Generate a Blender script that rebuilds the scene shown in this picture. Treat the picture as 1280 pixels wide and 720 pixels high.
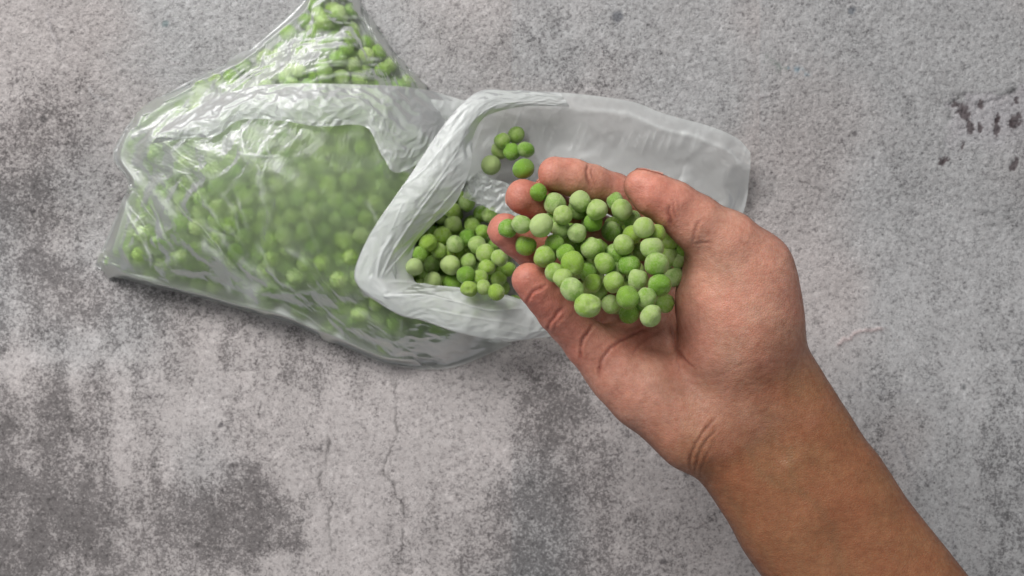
import bpy, bmesh, math, random, time
import numpy as np
from mathutils import Vector, Matrix
T0 = time.time()
for o in list(bpy.data.objects):
    bpy.data.objects.remove(o)
SC = bpy.context.scene
COL = SC.collection

# ---------------- camera ----------------
CAM_H = 0.55
FPX = 1413.0                      # focal length in pixels of a 1280 wide frame
cd = bpy.data.cameras.new('camera'); cam = bpy.data.objects.new('camera', cd); COL.objects.link(cam)
cam.location = (0, 0, CAM_H); cam.rotation_euler = (0, 0, 0)
cd.sensor_width = 36.0; cd.lens = FPX / 1280 * 36.0
cd.clip_start = 0.01; cd.clip_end = 50
cd.dof.use_dof = True; cd.dof.focus_distance = 0.435; cd.dof.aperture_fstop = 16
SC.camera = cam

# ---------------- world, lamps, exposure ----------------
W = bpy.data.worlds.new('World'); SC.world = W; W.use_nodes = True
bg = W.node_tree.nodes['Background']; bg.inputs[0].default_value = (0.93, 0.965, 1.0, 1); bg.inputs[1].default_value = 0.24
def area(name, loc, target, sx, sy, power, color):
    ld = bpy.data.lights.new(name, 'AREA'); ld.shape = 'RECTANGLE'; ld.size = sx; ld.size_y = sy
    ld.energy = power; ld.color = color
    lo = bpy.data.objects.new(name, ld); COL.objects.link(lo); lo.location = loc
    lo.rotation_euler = (Vector(target) - Vector(loc)).to_track_quat('-Z', 'Y').to_euler()
    return lo
area('window_light', (-0.42, 0.66, 0.76), (0.0, 0.02, 0.03), 0.6, 0.5, 10.2, (1.0, 0.99, 0.975))
SC.view_settings.view_transform = 'Standard'; SC.view_settings.look = 'None'
SC.view_settings.exposure = 0.27; SC.view_settings.gamma = 1.0
SC.render.engine = 'CYCLES'
SC.cycles.use_denoising = True
SC.cycles.max_bounces = 10; SC.cycles.transparent_max_bounces = 16; SC.cycles.transmission_bounces = 8
SC.cycles.caustics_reflective = False

# ---------------- helpers ----------------
def P(px, py, z):
    """the point at height z that stands where pixel (px, py) of the 1280 x 720 photograph looks"""
    return np.array([(px - 640.0) / FPX * (CAM_H - z), (360.0 - py) / FPX * (CAM_H - z), z])
def PV(px, py, z):
    px, py, z = np.broadcast_arrays(np.asarray(px, float), np.asarray(py, float), np.asarray(z, float))
    return np.stack([(px - 640.0) / FPX * (CAM_H - z), (360.0 - py) / FPX * (CAM_H - z), z], -1)
def to_px(p):
    k = FPX / (CAM_H - p[..., 2])
    return p[..., 0] * k + 640, 360 - p[..., 1] * k

def tag(o, label=None, cat=None, group=None, kind=None):
    if label: o['label'] = label
    if cat: o['category'] = cat
    if group: o['group'] = group
    if kind: o['kind'] = kind
    return o
def link(o, parent=None):
    COL.objects.link(o)
    if parent: o.parent = parent
    return o
def mesh_np(name, verts, faces, mat=None, smooth=True):
    """verts (n,3), faces (m,3|4) int"""
    verts = np.asarray(verts, np.float32); faces = np.asarray(faces, np.int32)
    me = bpy.data.meshes.new(name)
    me.vertices.add(len(verts)); me.vertices.foreach_set('co', verts.ravel())
    k = faces.shape[1]
    me.loops.add(faces.size); me.loops.foreach_set('vertex_index', faces.ravel())
    me.polygons.add(len(faces)); me.polygons.foreach_set('loop_start', np.arange(0, faces.size, k, dtype=np.int32))
    me.update(calc_edges=True); me.validate()
    if smooth: me.shade_smooth()
    if mat: me.materials.append(mat)
    return me
def grid_faces(nu, nv):
    i = np.arange(nu - 1)[:, None] * nv + np.arange(nv - 1)[None, :]
    return np.stack([i, i + nv, i + nv + 1, i + 1], -1).reshape(-1, 4)
def set_attr(me, name, arr, typ='FLOAT'):
    a = me.attributes.new(name, typ, 'POINT')
    if typ == 'FLOAT': a.data.foreach_set('value', np.asarray(arr, np.float32).ravel())
    else: a.data.foreach_set('color', np.asarray(arr, np.float32).ravel())

# value noise in numpy
def _hash(ix, iy, seed):
    n = (ix.astype(np.int64) * 374761393 + iy.astype(np.int64) * 668265263 + seed * 1442695041) & 0xffffffff
    n = ((n ^ (n >> 13)) * 1274126177) & 0xffffffff
    n = (n ^ (n >> 16)) & 0xffffff
    return n / float(0xffffff)
def vnoise(x, y, seed=0):
    ix = np.floor(x); iy = np.floor(y); fx = x - ix; fy = y - iy
    fx = fx * fx * fx * (fx * (fx * 6 - 15) + 10); fy = fy * fy * fy * (fy * (fy * 6 - 15) + 10)
    a = _hash(ix, iy, seed); b = _hash(ix + 1, iy, seed); c = _hash(ix, iy + 1, seed); d = _hash(ix + 1, iy + 1, seed)
    return (a * (1 - fx) + b * fx) * (1 - fy) + (c * (1 - fx) + d * fx) * fy
def fbm(x, y, scale, octaves=4, seed=0, gain=0.55):
    s = 0; amp = 1; tot = 0
    c, sn = math.cos(0.6), math.sin(0.6)
    x = x / scale; y = y / scale
    for k in range(octaves):
        s = s + amp * vnoise(x + 13.7 * k, y - 7.1 * k, seed + k * 17); tot += amp; amp *= gain
        x, y = (x * c - y * sn) * 2.03, (x * sn + y * c) * 2.03
    return s / tot
def sstep(a, b, x):
    t = np.clip((x - a) / (b - a), 0, 1); return t * t * (3 - 2 * t)
def polydist(x, y, pts):
    """distance to a polyline and how far along it (0..1)"""
    best = np.full(x.shape, 1e9); tt = np.zeros(x.shape); n = len(pts) - 1
    for k in range(n):
        ax, ay = pts[k]; bx, by = pts[k + 1]; dx, dy = bx - ax, by - ay
        t = np.clip(((x - ax) * dx + (y - ay) * dy) / (dx * dx + dy * dy + 1e-12), 0, 1)
        d = np.hypot(x - ax - t * dx, y - ay - t * dy)
        m = d < best; best = np.where(m, d, best); tt = np.where(m, (k + t) / n, tt)
    return best, tt
def spline(pts, n):
    """Catmull-Rom through pts (k,d) sampled at n even arc-length points"""
    p = np.asarray(pts, float)
    if len(p) == 2:
        t = np.linspace(0, 1, n)[:, None]; return p[0] * (1 - t) + p[1] * t
    q = np.vstack([2 * p[0] - p[1], p, 2 * p[-1] - p[-2]])
    out = []
    for i in range(1, len(q) - 2):
        t = np.linspace(0, 1, 40, endpoint=False)[:, None]
        a, b, c, d = q[i - 1], q[i], q[i + 1], q[i + 2]
        out.append(0.5 * (2 * b + (c - a) * t + (2 * a - 5 * b + 4 * c - d) * t ** 2 + (3 * b - a - 3 * c + d) * t ** 3))
    out.append(p[-1:]); c = np.vstack(out)
    s = np.r_[0, np.cumsum(np.linalg.norm(np.diff(c, axis=0), axis=1))]
    u = np.linspace(0, s[-1], n)
    return np.stack([np.interp(u, s, c[:, k]) for k in range(c.shape[1])], -1)

# node helpers
def new_mat(name):
    m = bpy.data.materials.new(name); m.use_nodes = True
    nt = m.node_tree; nt.nodes.clear()
    return m, nt
def N(nt, typ, **kw):
    n = nt.nodes.new(typ)
    for k, v in kw.items():
        if k.startswith('i_'):
            key = k[2:].replace('_', ' ')
            n.inputs[key].default_value = v
        else: setattr(n, k, v)
    return n
def math_node(nt, op, a, b=None, c=None, clamp=False):
    n = nt.nodes.new('ShaderNodeMath'); n.operation = op; n.use_clamp = clamp
    for i, v in enumerate((a, b, c)):
        if v is None: continue
        if isinstance(v, (int, float)): n.inputs[i].default_value = v
        else: nt.links.new(v, n.inputs[i])
    return n.outputs[0]
def mixc(nt, fac, a, b, blend='MIX'):
    n = nt.nodes.new('ShaderNodeMix'); n.data_type = 'RGBA'; n.blend_type = blend
    for s, v in ((n.inputs[0], fac), (n.inputs[6], a), (n.inputs[7], b)):
        if isinstance(v, (int, float)): s.default_value = v
        elif isinstance(v, tuple): s.default_value = v if len(v) == 4 else (*v, 1)
        else: nt.links.new(v, s)
    return n.outputs[2]
def ramp(nt, src, lo, hi, a=0.0, b=1.0):
    n = nt.nodes.new('ShaderNodeMapRange'); n.interpolation_type = 'SMOOTHSTEP'
    n.inputs[1].default_value = lo; n.inputs[2].default_value = hi; n.inputs[3].default_value = a; n.inputs[4].default_value = b
    nt.links.new(src, n.inputs[0]); return n.outputs[0]
def noise(nt, vec, scale, detail=3, rough=0.55, dist=0.0):
    n = nt.nodes.new('ShaderNodeTexNoise'); n.inputs['Scale'].default_value = scale
    n.inputs['Detail'].default_value = detail; n.inputs['Roughness'].default_value = rough
    n.inputs['Distortion'].default_value = dist
    if vec is not None: nt.links.new(vec, n.inputs['Vector'])
    return n.outputs['Fac']
def srgb(r, g, b):
    f = lambda c: (c / 255 / 12.92) if c / 255 <= 0.04045 else ((c / 255 + 0.055) / 1.055) ** 2.4
    return (f(r), f(g), f(b))
# ================= the concrete surface =================
def build_table():
    s = 1.5
    xs = np.arange(-60, 1341, s); ys = np.arange(-60, 781, s)
    far = lambda a, b, n: a + (b - a) * (np.linspace(0, 1, n) ** 2.0)
    xs = np.r_[far(-60, -2300, 26)[:0:-1], xs, far(1340, 3500, 26)[1:]]
    ys = np.r_[far(-60, -1700, 22)[:0:-1], ys, far(780, 2400, 22)[1:]]
    X, Y = np.meshgrid(xs, ys, indexing='ij')
    inside = sstep(-320, -60, X) * (1 - sstep(1340, 1600, X)) * sstep(-320, -60, Y) * (1 - sstep(780, 1040, Y))
    wx = (fbm(X, Y, 60, 6, 1, .65) - .5) * 110; wy = (fbm(X, Y, 60, 6, 2, .65) - .5) * 130
    dark = np.zeros_like(X)
    def blob(cx, cy, rx, ry, amt, soft=.8, ang=0):
        nonlocal dark
        a = math.radians(ang); dx = X + wx - cx; dy = Y + wy - cy
        u = (dx * math.cos(a) + dy * math.sin(a)) / rx; v = (-dx * math.sin(a) + dy * math.cos(a)) / ry
        dark += (amt if amt < 0 else amt * .82) * (1 - sstep(1 - soft, 1 + soft, np.hypot(u, v)))
    for b in TABLE_BLOBS: blob(*b)
    big = fbm(X, Y * .8, 260, 4, 21) - .5
    col = fbm(X, Y * .28, 60, 4, 41) - .5            # vertical drag streaks
    low = sstep(300, 560, Y)  # light falloff towards the bottom, put into the albedo; also weights the streaks
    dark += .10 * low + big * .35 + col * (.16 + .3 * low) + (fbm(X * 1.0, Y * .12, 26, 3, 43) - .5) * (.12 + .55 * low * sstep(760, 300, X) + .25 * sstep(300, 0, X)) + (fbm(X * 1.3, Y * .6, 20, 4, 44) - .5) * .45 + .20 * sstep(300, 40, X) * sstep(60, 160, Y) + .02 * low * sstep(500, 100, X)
    g1 = fbm(X * 1.15, Y * .85, 3.6, 3, 61, .7); g2 = fbm(X, Y, 2.6, 2, 62); g3 = fbm(X, Y, 22, 3, 63)
    # pigment that gathers in specks where the surface is dark
    th = .60 - np.clip(dark, -.3, 1) * .22
    speck = sstep(th - .03, th + .17, g1 * .5 + g2 * .35 + g3 * .15)
    speck *= np.clip(.5 + dark * .6, .2, 1)
    # relief: rough stucco in the upper part, trowelled flat lower down
    rough = np.clip(1.0 - sstep(230, 420, Y) * .75 + (fbm(X, Y, 120, 2, 71) - .5) * .5, .15, 1.2)
    n1 = np.abs(fbm(X + Y * .5, Y - X * .25, 13, 4, 81, .6) - .5) * 2
    n2 = fbm(X, Y, 5.0, 3, 82)
    z = rough * ((sstep(.0, .35, n1) - 1) * .28 + (n2 - .5) * .34) + (fbm(X, Y, 160, 3, 83) - .5) * .8
    pits = sstep(.78, .84, fbm(X, Y, 6, 2, 84)) * .7; z -= pits * .3 * (.4 + rough)
    alb = np.empty(X.shape + (3,))
    warm = np.array(srgb(199, 192, 190)); cool = np.array(srgb(193, 192, 192)); drk = np.array(srgb(92, 90, 92))
    hue = sstep(.35, .65, fbm(X, Y, 300, 3, 91) + (X < 640) * .08 - (X > 950) * .12)
    base = cool + (warm - cool) * hue[..., None]
    base = base * (1 + (fbm(X, Y, 30, 4, 92) - .5)[..., None] * .22)
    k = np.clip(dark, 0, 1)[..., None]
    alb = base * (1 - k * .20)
    alb = alb * (1 - speck[..., None] * .12)
    pale = sstep(.66, .8, fbm(X, Y * .8, 6, 3, 93)) * .16
    alb = alb * (1 + pale[..., None])
    alb *= (1 - pits * .45)[..., None]
    # cracks
    jx = (fbm(X, Y, 9, 3, 101) - .5) * 11; jy = (fbm(X, Y, 9, 3, 102) - .5) * 11
    for pts, w, amt, dep in TABLE_CRACKS:
        bx = [p[0] for p in pts]; by = [p[1] for p in pts]
        m = (X > min(bx) - 20) & (X < max(bx) + 20) & (Y > min(by) - 20) & (Y < max(by) + 20)
        if not m.any(): continue
        d, t = polydist((X + jx)[m], (Y + jy)[m], pts)
        ww = w * (.4 + 1.1 * fbm(X[m], Y[m], 14, 2, 103))
        c = np.exp(-(d / ww) ** 2) * amt * sstep(0, .08, t) * (1 - sstep(.9, 1, t)) * sstep(.25, .45, fbm(X[m], Y[m], 22, 2, 104))
        alb[m] *= (1 - c)[:, None]
        z[m] -= np.exp(-(d / (ww * 1.2)) ** 2) * dep
    # raised threads of plaster
    for pts, w, hgt, tint in TABLE_RIDGES:
        d, t = polydist(X + jx * .7, Y + jy * .7, pts)
        c = np.exp(-(d / w) ** 2) * sstep(0, .1, t) * (1 - sstep(.85, 1, t))
        z += c * hgt
        alb = alb * (1 - c[..., None] * .8) + np.array(tint) * (c[..., None] * .8)
    # the flaked patch at the right
    u = X + (fbm(X, Y, 16, 3, 111) - .5) * 26; v = Y + (fbm(X, Y, 16, 3, 112) - .5) * 26
    patch = sstep(1182, 1192, u) * sstep(119 - (X - 1190) * .12, 127 - (X - 1190) * .12, v) * (1 - sstep(150, 205, v + (X - 1190) * .0))
    z -= patch * .25
    alb = alb * (1 - patch[..., None] * .7) + np.array(srgb(204, 200, 203)) * (patch[..., None] * .7)
    for cx, cy, rx, ry, an in TABLE_FLAKES:
        a = math.radians(an); fx = X + (fbm(X, Y, 5, 2, 113) - .5) * 9 - cx; fy = Y + (fbm(X, Y, 5, 2, 114) - .5) * 9 - cy
        q = np.hypot((fx * math.cos(a) + fy * math.sin(a)) / rx / 1.2, (-fx * math.sin(a) + fy * math.cos(a)) / ry / 1.2)
        c = 1 - sstep(.75, 1.15, q)
        z -= c * .5; alb = alb * (1 - c[..., None] * .85) + np.array(srgb(92, 80, 82)) * (c[..., None] * .85)
    for cx, cy, r, tint in TABLE_DOTS:
        q = np.hypot(X + jx * .5 - cx, Y + jy * .5 - cy) / r; c = 1 - sstep(.5, 1.2, q)
        z -= c * .3; alb = alb * (1 - c[..., None] * .7) + np.array(tint) * (c[..., None] * .7)
    dn, _ = polydist(X + jx, Y + jy, [(957, 70), (972, 82), (990, 86), (1008, 92)])
    c = np.exp(-(dn / 4.0) ** 2) * sstep(.35, .6, fbm(X, Y, 6, 2, 115)); tint = np.where((X > 985)[..., None], np.array(srgb(120, 160, 178)), np.array(srgb(120, 135, 125)))
    alb = alb * (1 - c[..., None] * .6) + tint * (c[..., None] * .6)
    pts = PV(X, Y, 0.0); pts[..., 2] = z * MM * .6 * inside - .0006 - (1 - inside) * .0004
    me = mesh_np('concrete', pts.reshape(-1, 3), grid_faces(len(xs), len(ys))[:, ::-1])
    set_attr(me, 'alb', np.c_[np.clip(alb.reshape(-1, 3), 0, 1), np.ones(X.size)], 'FLOAT_COLOR')
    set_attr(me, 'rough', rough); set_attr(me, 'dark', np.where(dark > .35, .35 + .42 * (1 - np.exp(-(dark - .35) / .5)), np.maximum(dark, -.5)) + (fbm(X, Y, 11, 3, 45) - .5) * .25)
    return me
MM = 0.001
TABLE_BLOBS = [ # cx, cy, rx, ry, amount
 (325,655,80,58,.85,.6), (345,600,60,30,.35), (50,125,50,60,.32), (30,215,70,45,.45), (12,275,45,50,.45), (190,245,60,60,.22),
 (250,330,110,60,.28), (110,370,120,45,.35), (60,520,70,40,.5), (40,655,60,60,.65), (170,665,90,60,.55), (95,600,60,40,.35),
 (705,560,55,100,.45), (680,650,70,80,.55), (715,500,30,50,.35), (300,440,130,35,.2), (520,640,60,90,.08), (810,690,60,50,.3), (690,710,80,30,.4),
 (1135,210,26,80,.3), (1030,190,40,40,.22), (735,75,90,45,.28), (640,30,60,40,.12), (1050,30,80,30,.15), (60,330,50,40,.4),
 (150,20,140,50,-.35), (250,90,110,40,-.25), (120,190,60,40,-.1), (480,560,90,60,-.3), (120,460,90,40,-.1), (560,520,60,60,-.25), (395,660,25,30,-.75), (430,680,22,40,-.5), (1200,60,90,60,-.2), (900,60,70,50,-.1), (1250,300,60,80,-.1), (800,620,60,60,-.1),
 (1180,470,100,160,.1), (15,440,25,25,-.4), (240,500,60,20,-.25),
]
TABLE_CRACKS = [
 ([(491,465),(494,500),(497,540),(484,575),(478,590),(494,612),(503,640),(504,680),(497,725)], 1.5, .55, .5),
 ([(409,540),(411,560),(402,590),(396,612)], 2.2, .6, .5), ([(328,500),(322,525)], 1.2, .5, .3), ([(415,620),(410,650),(418,700)], 2, .5, .4),
 ([(94,205),(99,250),(96,300),(104,345)], 1.3, .3, .3), ([(300,60),(320,80),(330,92)], 1.2, .4, .3),
 ([(1000,225),(1020,232),(1040,246),(1060,254),(1085,250)], 1.3, .45, .5), ([(1100,248),(1150,246),(1180,252)], 1.3, .35, .4),
 ([(1225,268),(1255,262),(1280,264)], 1.2, .4, .4), ([(1187,130),(1205,120),(1222,133),(1250,126),(1262,114),(1285,113)], 2.4, .75, 1.2), ([(1190,126),(1186,150),(1182,185),(1176,200)], 1.6, .4, .6),
 ([(920,95),(935,110),(932,118)], 1.2, .35, .4), ([(60,15),(75,60),(72,90)], 1.4, .3, .4), ([(190,10),(200,45),(215,70)], 1.2, .3, .4),
 ([(610,500),(600,560),(620,600)], 1.1, .25, .2), ([(850,640),(845,680),(860,720)], 1.2, .3, .2),
]
TABLE_RIDGES = [
 ([(58,12),(66,45),(80,76)], 1.6, .5, srgb(206,200,200)), ([(174,52),(186,62),(200,74),(238,84)], 1.3, .5, srgb(200,196,196)), ([(106,108),(118,118),(134,130)], 2.2, .4, srgb(204,200,200)), ([(124,60),(150,80),(160,92)], 1.2, .4, srgb(200,196,196)), ([(735,110),(760,120),(800,132)], 1.4, .4, srgb(198,194,194)),
 ([(928,117),(945,122),(962,119),(978,110)], 2.0, .7, srgb(196,192,192)), ([(912,84),(925,104),(930,114)], 1.4, .45, srgb(190,186,186)),
 ([(1045,436),(1058,424),(1072,416),(1090,412),(1112,410)], 2.6, 1.0, srgb(206,188,186)),
 ([(1222,560),(1226,640),(1224,725)], 1.6, .3, srgb(186,184,184)), ([(1190,600),(1193,720)], 1.4, .22, srgb(180,178,180)), ([(1040,488),(1100,490),(1180,486)], 1.2, .2, srgb(180,178,180)),
 ([(1160,560),(1165,610)], 1.2, .25, srgb(182,180,182)), ([(1120,540),(1135,580),(1150,600)], 1.6, .3, srgb(182,180,182)),
]
TABLE_FLAKES = [ (1206,141,6,10,-25),(1214,158,3,9,0),(1228,131,4,5,0),(1247,158,3.2,13,8),(1248,147,3,5,0),(1270,151,6,9,15),(1264,156,3,5,0),(1227,158,2.5,5,0),(1272,126,3,5,0),
 (1178,201,5,4,0),(1183,198,3,4,30),(1269,205,4.5,8,35),(1204,181,2.5,2.5,0),(1194,131,5,3,0) ]
TABLE_DOTS = [(53,149,5.5,srgb(58,54,58)), (20,101,3,srgb(90,86,88)), (206,30,5,srgb(120,140,142)), (773,20,8,srgb(98,102,110)), (1066,13,5,srgb(110,118,126)), (292,582,5,srgb(100,94,94)), (1268,452,4,srgb(90,92,96)), (1205,484,3.5,srgb(80,82,84)), (1131,120,2.5,srgb(84,82,84)), (1069,168,3.5,srgb(96,92,94)), (40,265,4,srgb(96,92,94)), (275,532,4,srgb(84,80,84)), (830,703,5,srgb(92,88,90))]
m_con, nt = new_mat('concrete')
at = N(nt, 'ShaderNodeAttribute', attribute_name='alb'); ar = N(nt, 'ShaderNodeAttribute', attribute_name='rough')
tc = N(nt, 'ShaderNodeTexCoord').outputs['Object']
n1 = noise(nt, tc, 620, 5, .78); n2 = noise(nt, tc, 1500, 3, .7); n3 = noise(nt, tc, 300, 4, .65)
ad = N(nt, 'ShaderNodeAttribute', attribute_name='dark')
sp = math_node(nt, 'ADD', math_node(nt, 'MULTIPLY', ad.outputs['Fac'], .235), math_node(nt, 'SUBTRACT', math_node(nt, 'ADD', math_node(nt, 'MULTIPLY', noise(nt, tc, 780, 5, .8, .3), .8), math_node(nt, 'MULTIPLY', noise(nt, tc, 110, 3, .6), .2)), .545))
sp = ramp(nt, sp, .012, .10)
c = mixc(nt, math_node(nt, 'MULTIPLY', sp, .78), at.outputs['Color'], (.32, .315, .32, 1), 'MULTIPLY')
c = mixc(nt, ramp(nt, n1, .34, .52, 1, 0), c, (.52, .51, .52, 1), 'MULTIPLY')
c = mixc(nt, ramp(nt, n2, .52, .66), c, (1.30, 1.30, 1.29, 1), 'MULTIPLY')
c = mixc(nt, ramp(nt, n3, .30, .62), c, (.88, .87, .87, 1), 'MULTIPLY')
bs = N(nt, 'ShaderNodeBsdfPrincipled'); nt.links.new(c, bs.inputs['Base Color']); bs.inputs['Roughness'].default_value = .82; bs.inputs['Specular IOR Level'].default_value = .25
hgt = math_node(nt, 'ADD', math_node(nt, 'MULTIPLY', n1, 1.0), math_node(nt, 'ADD', math_node(nt, 'MULTIPLY', n3, 1.4), math_node(nt, 'MULTIPLY', n2, .4)))
bp = N(nt, 'ShaderNodeBump'); bp.inputs['Distance'].default_value = .0013; nt.links.new(math_node(nt, 'MULTIPLY', ar.outputs['Fac'], .85), bp.inputs['Strength'])
nt.links.new(hgt, bp.inputs['Height']); nt.links.new(bp.outputs[0], bs.inputs['Normal'])
out = N(nt, 'ShaderNodeOutputMaterial'); nt.links.new(bs.outputs[0], out.inputs[0])
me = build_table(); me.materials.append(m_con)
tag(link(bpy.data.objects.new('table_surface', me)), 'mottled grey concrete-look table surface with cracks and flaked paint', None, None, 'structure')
print('table', time.time() - T0)
# ================= the hand: one continuous skin grown from a distance field =================
def PZ(px, py, z): return P(px, py, z)
MM = 0.001
def cap(p, a, b, ra, rb):
    ba = b - a; L2 = float(ba @ ba)
    t = np.clip(((p - a) @ ba) / L2, 0, 1)
    t2 = t * t * (3 - 2 * t) * 0.35 + t * 0.65
    return np.linalg.norm(p - a - t[:, None] * ba, axis=1) - (ra + (rb - ra) * t2)
def ell(p, c, rad, rot=None):
    q = p - c
    if rot is not None: q = q @ rot
    k0 = np.linalg.norm(q / rad, axis=1); k1 = np.linalg.norm(q / (rad * rad), axis=1) + 1e-9
    return k0 * (k0 - 1) / k1
def smin(a, b, k):
    h = np.maximum(k - np.abs(a - b), 0) / k
    return np.minimum(a, b) - h * h * h * k / 6.0
def chain(p, js, k=2.5 * MM):
    d = None
    for (a, ra), (b, rb) in zip(js[:-1], js[1:]):
        c = cap(p, a, b, ra, rb)
        d = c if d is None else smin(d, c, k)
    return d
def J(px, py, z, rpx):                       # joint from the photo: pixel, height, radius as seen in pixels
    return (P(px, py, z), rpx * (CAM_H - z) / FPX)

FINGERS = {
 'index':  [J(694,217,.1130,21.5), J(716,222,.1110,23), J(740,230,.1075,23.5), J(768,242,.102,25), J(800,261,.0955,27), J(833,293,.093,29), J(868,325,.094,31)],
 'middle': [J(654,246,.1095,22), J(672,253,.1060,23), J(692,264,.1015,24), J(722,282,.096,26), J(752,297,.091,27), J(792,325,.0885,28), J(828,360,.089,30)],
 'ring':   [J(631,288,.1135,21.5), J(647,298,.1105,23), J(666,312,.106,24), J(692,331,.100,25), J(716,350,.095,26), J(752,376,.0915,27), J(790,402,.090,30)],
 'pinky':  [J(661,350,.1210,21.5), J(671,360,.1195,22.5), J(682,373,.1165,23), J(697,391,.113,24.5), J(710,404,.1095,25.5), J(735,430,.105,29), J(765,455,.101,34)],
}
THUMB = [J(800,232,.1310,20.5), J(816,243,.1308,25.5), J(842,257,.1295,29), J(870,278,.1270,33), J(905,306,.1225,42), J(935,345,.1180,49)]
MET = { # metacarpals, from the knuckle to the wrist
 'index':  [J(868,325,.094,31), J(900,400,.097,38), J(935,480,.100,42)],
 'middle': [J(828,360,.089,31), J(870,430,.091,38), J(920,500,.098,42)],
 'ring':   [J(790,402,.090,32), J(840,455,.091,38), J(905,520,.098,42)],
 'pinky':  [J(765,455,.100,34), J(805,490,.102,42), J(885,540,.102,45)],
}
A_dir = np.array([0.55, -0.83, 0]); A_dir /= np.linalg.norm(A_dir)
def arm_pt(s, off, z):                        # s metres along the forearm, off across it
    c = P(940, 520, .105); n = np.array([0.83, 0.55, 0]); n /= np.linalg.norm(n)
    q = c + A_dir * s + n * off; q[2] = z; return q
def hand_sdf(p):
    f = {k: chain(p, v) for k, v in FINGERS.items()}
    d = f['index']
    for k in ('middle', 'ring', 'pinky'): d = smin(d, f[k], 2.0 * MM)
    m = None
    for k, v in MET.items():
        c = chain(p, v, 4 * MM); m = c if m is None else smin(m, c, 12 * MM)
    # heel of the palm
    m = smin(m, cap(p, P(812,488,.1040), P(868,537,.1055), 14.0*MM, 16.5*MM), 9 * MM)
    m = smin(m, cap(p, P(775,470,.1045), P(812,488,.1040), 11.5*MM, 13.5*MM), 8 * MM)
    # pads behind the finger roots
    m = smin(m, cap(p, P(752,440,.1040), P(782,424,.0985), 9*MM, 8*MM), 7 * MM)
    d = smin(d, m, 6 * MM)
    # thumb and its fleshy base
    th = chain(p, THUMB, 5 * MM)
    th = smin(th, ell(p, P(921,388,.1125), np.array([23.5, 30, 21.5]) * MM, np.array(Matrix.Rotation(math.radians(12), 3, 'Z'))), 13 * MM)
    th = smin(th, cap(p, P(942,335,.1150), P(948,420,.1120), 13*MM, 16*MM), 12 * MM)
    d = smin(d, cap(p, P(900,440,.1110), P(925,500,.1060), 14*MM, 15*MM), 12 * MM)
    py_ = 360 - p[:, 1] * 3286.0
    d = smin(d, th, (5.5 + 10 * sstep(400, 475, py_)) * MM)
    # web of skin from thumb to index root
    d = smin(d, cap(p, P(872,315,.1090), P(905,350,.106), 7*MM, 9*MM), 8 * MM)
    # wrist and forearm: two bones side by side under one skin
    a = smin(cap(p, arm_pt(-.006, -.0125, .1010), arm_pt(.045, -.0120, .1010), 18.3*MM, 18.6*MM),
             cap(p, arm_pt(-.012, .0140, .1035), arm_pt(.045, .0125, .1020), 19.0*MM, 19.5*MM), 14 * MM)
    a2 = smin(cap(p, arm_pt(.045, -.0120, .1010), arm_pt(.24, -.017, .1130), 18.6*MM, 29*MM),
              cap(p, arm_pt(.045, .0125, .1020), arm_pt(.24, .018, .1150), 19.5*MM, 29*MM), 14 * MM)
    a = smin(a, a2, 8 * MM)
    d = smin(d, a, 11 * MM)
    # two tendons just under the skin of the wrist
    for off in (-.001, .006):
        d = smin(d, cap(p, arm_pt(.022, off, .1165), arm_pt(.075, off + .003, .1175), 1.0*MM, .8*MM), 10 * MM)
    return d
def sdf_grad(p, f=hand_sdf, e=0.25e-3, with_d=False):
    g = 0; dd = 0
    for k in ((1, -1, -1), (-1, -1, 1), (-1, 1, -1), (1, 1, 1)):      # four samples on a tetrahedron
        k = np.array(k, float); d = f(p + k * e); dd = dd + d * .25; g = g + k * d[:, None]
    g = g / (np.linalg.norm(g, axis=1, keepdims=True) + 1e-12)
    return (g, dd) if with_d else g
def sdf_mesh(f, lo, hi, h, blk=6):
    import openvdb
    n = np.ceil((hi - lo) / h / blk).astype(int) * blk
    nb = n // blk
    cb = np.stack(np.meshgrid(*[np.arange(k) for k in nb], indexing='ij'), -1).reshape(-1, 3)
    cc = lo + (cb + 0.5) * blk * h
    dc = np.concatenate([f(c) for c in np.array_split(cc, max(1, len(cc) // 200000))])
    vol = np.empty(n, np.float32)
    v6 = vol.reshape(nb[0], blk, nb[1], blk, nb[2], blk)
    v6[:] = np.sign(dc).reshape(nb[0], 1, nb[1], 1, nb[2], 1) * (blk * h)
    act = np.abs(dc) < blk * h * 1.3
    loc = np.stack(np.meshgrid(*[np.arange(blk)] * 3, indexing='ij'), -1).reshape(-1, 3)
    a = cb[act]
    pts = (lo + (a[:, None, :] * blk + loc[None]) * h).reshape(-1, 3)
    d = np.concatenate([f(c) for c in np.array_split(pts, max(1, len(pts) // 300000))]).astype(np.float32)
    v6[a[:, 0], :, a[:, 1], :, a[:, 2], :] = d.reshape(-1, blk, blk, blk)
    g = openvdb.FloatGrid(float(blk * h)); g.copyFromArray(vol)
    out = g.convertToQuads(isovalue=0.0)
    v, q = out[0], out[-1]
    return v * h + lo, q

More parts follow.
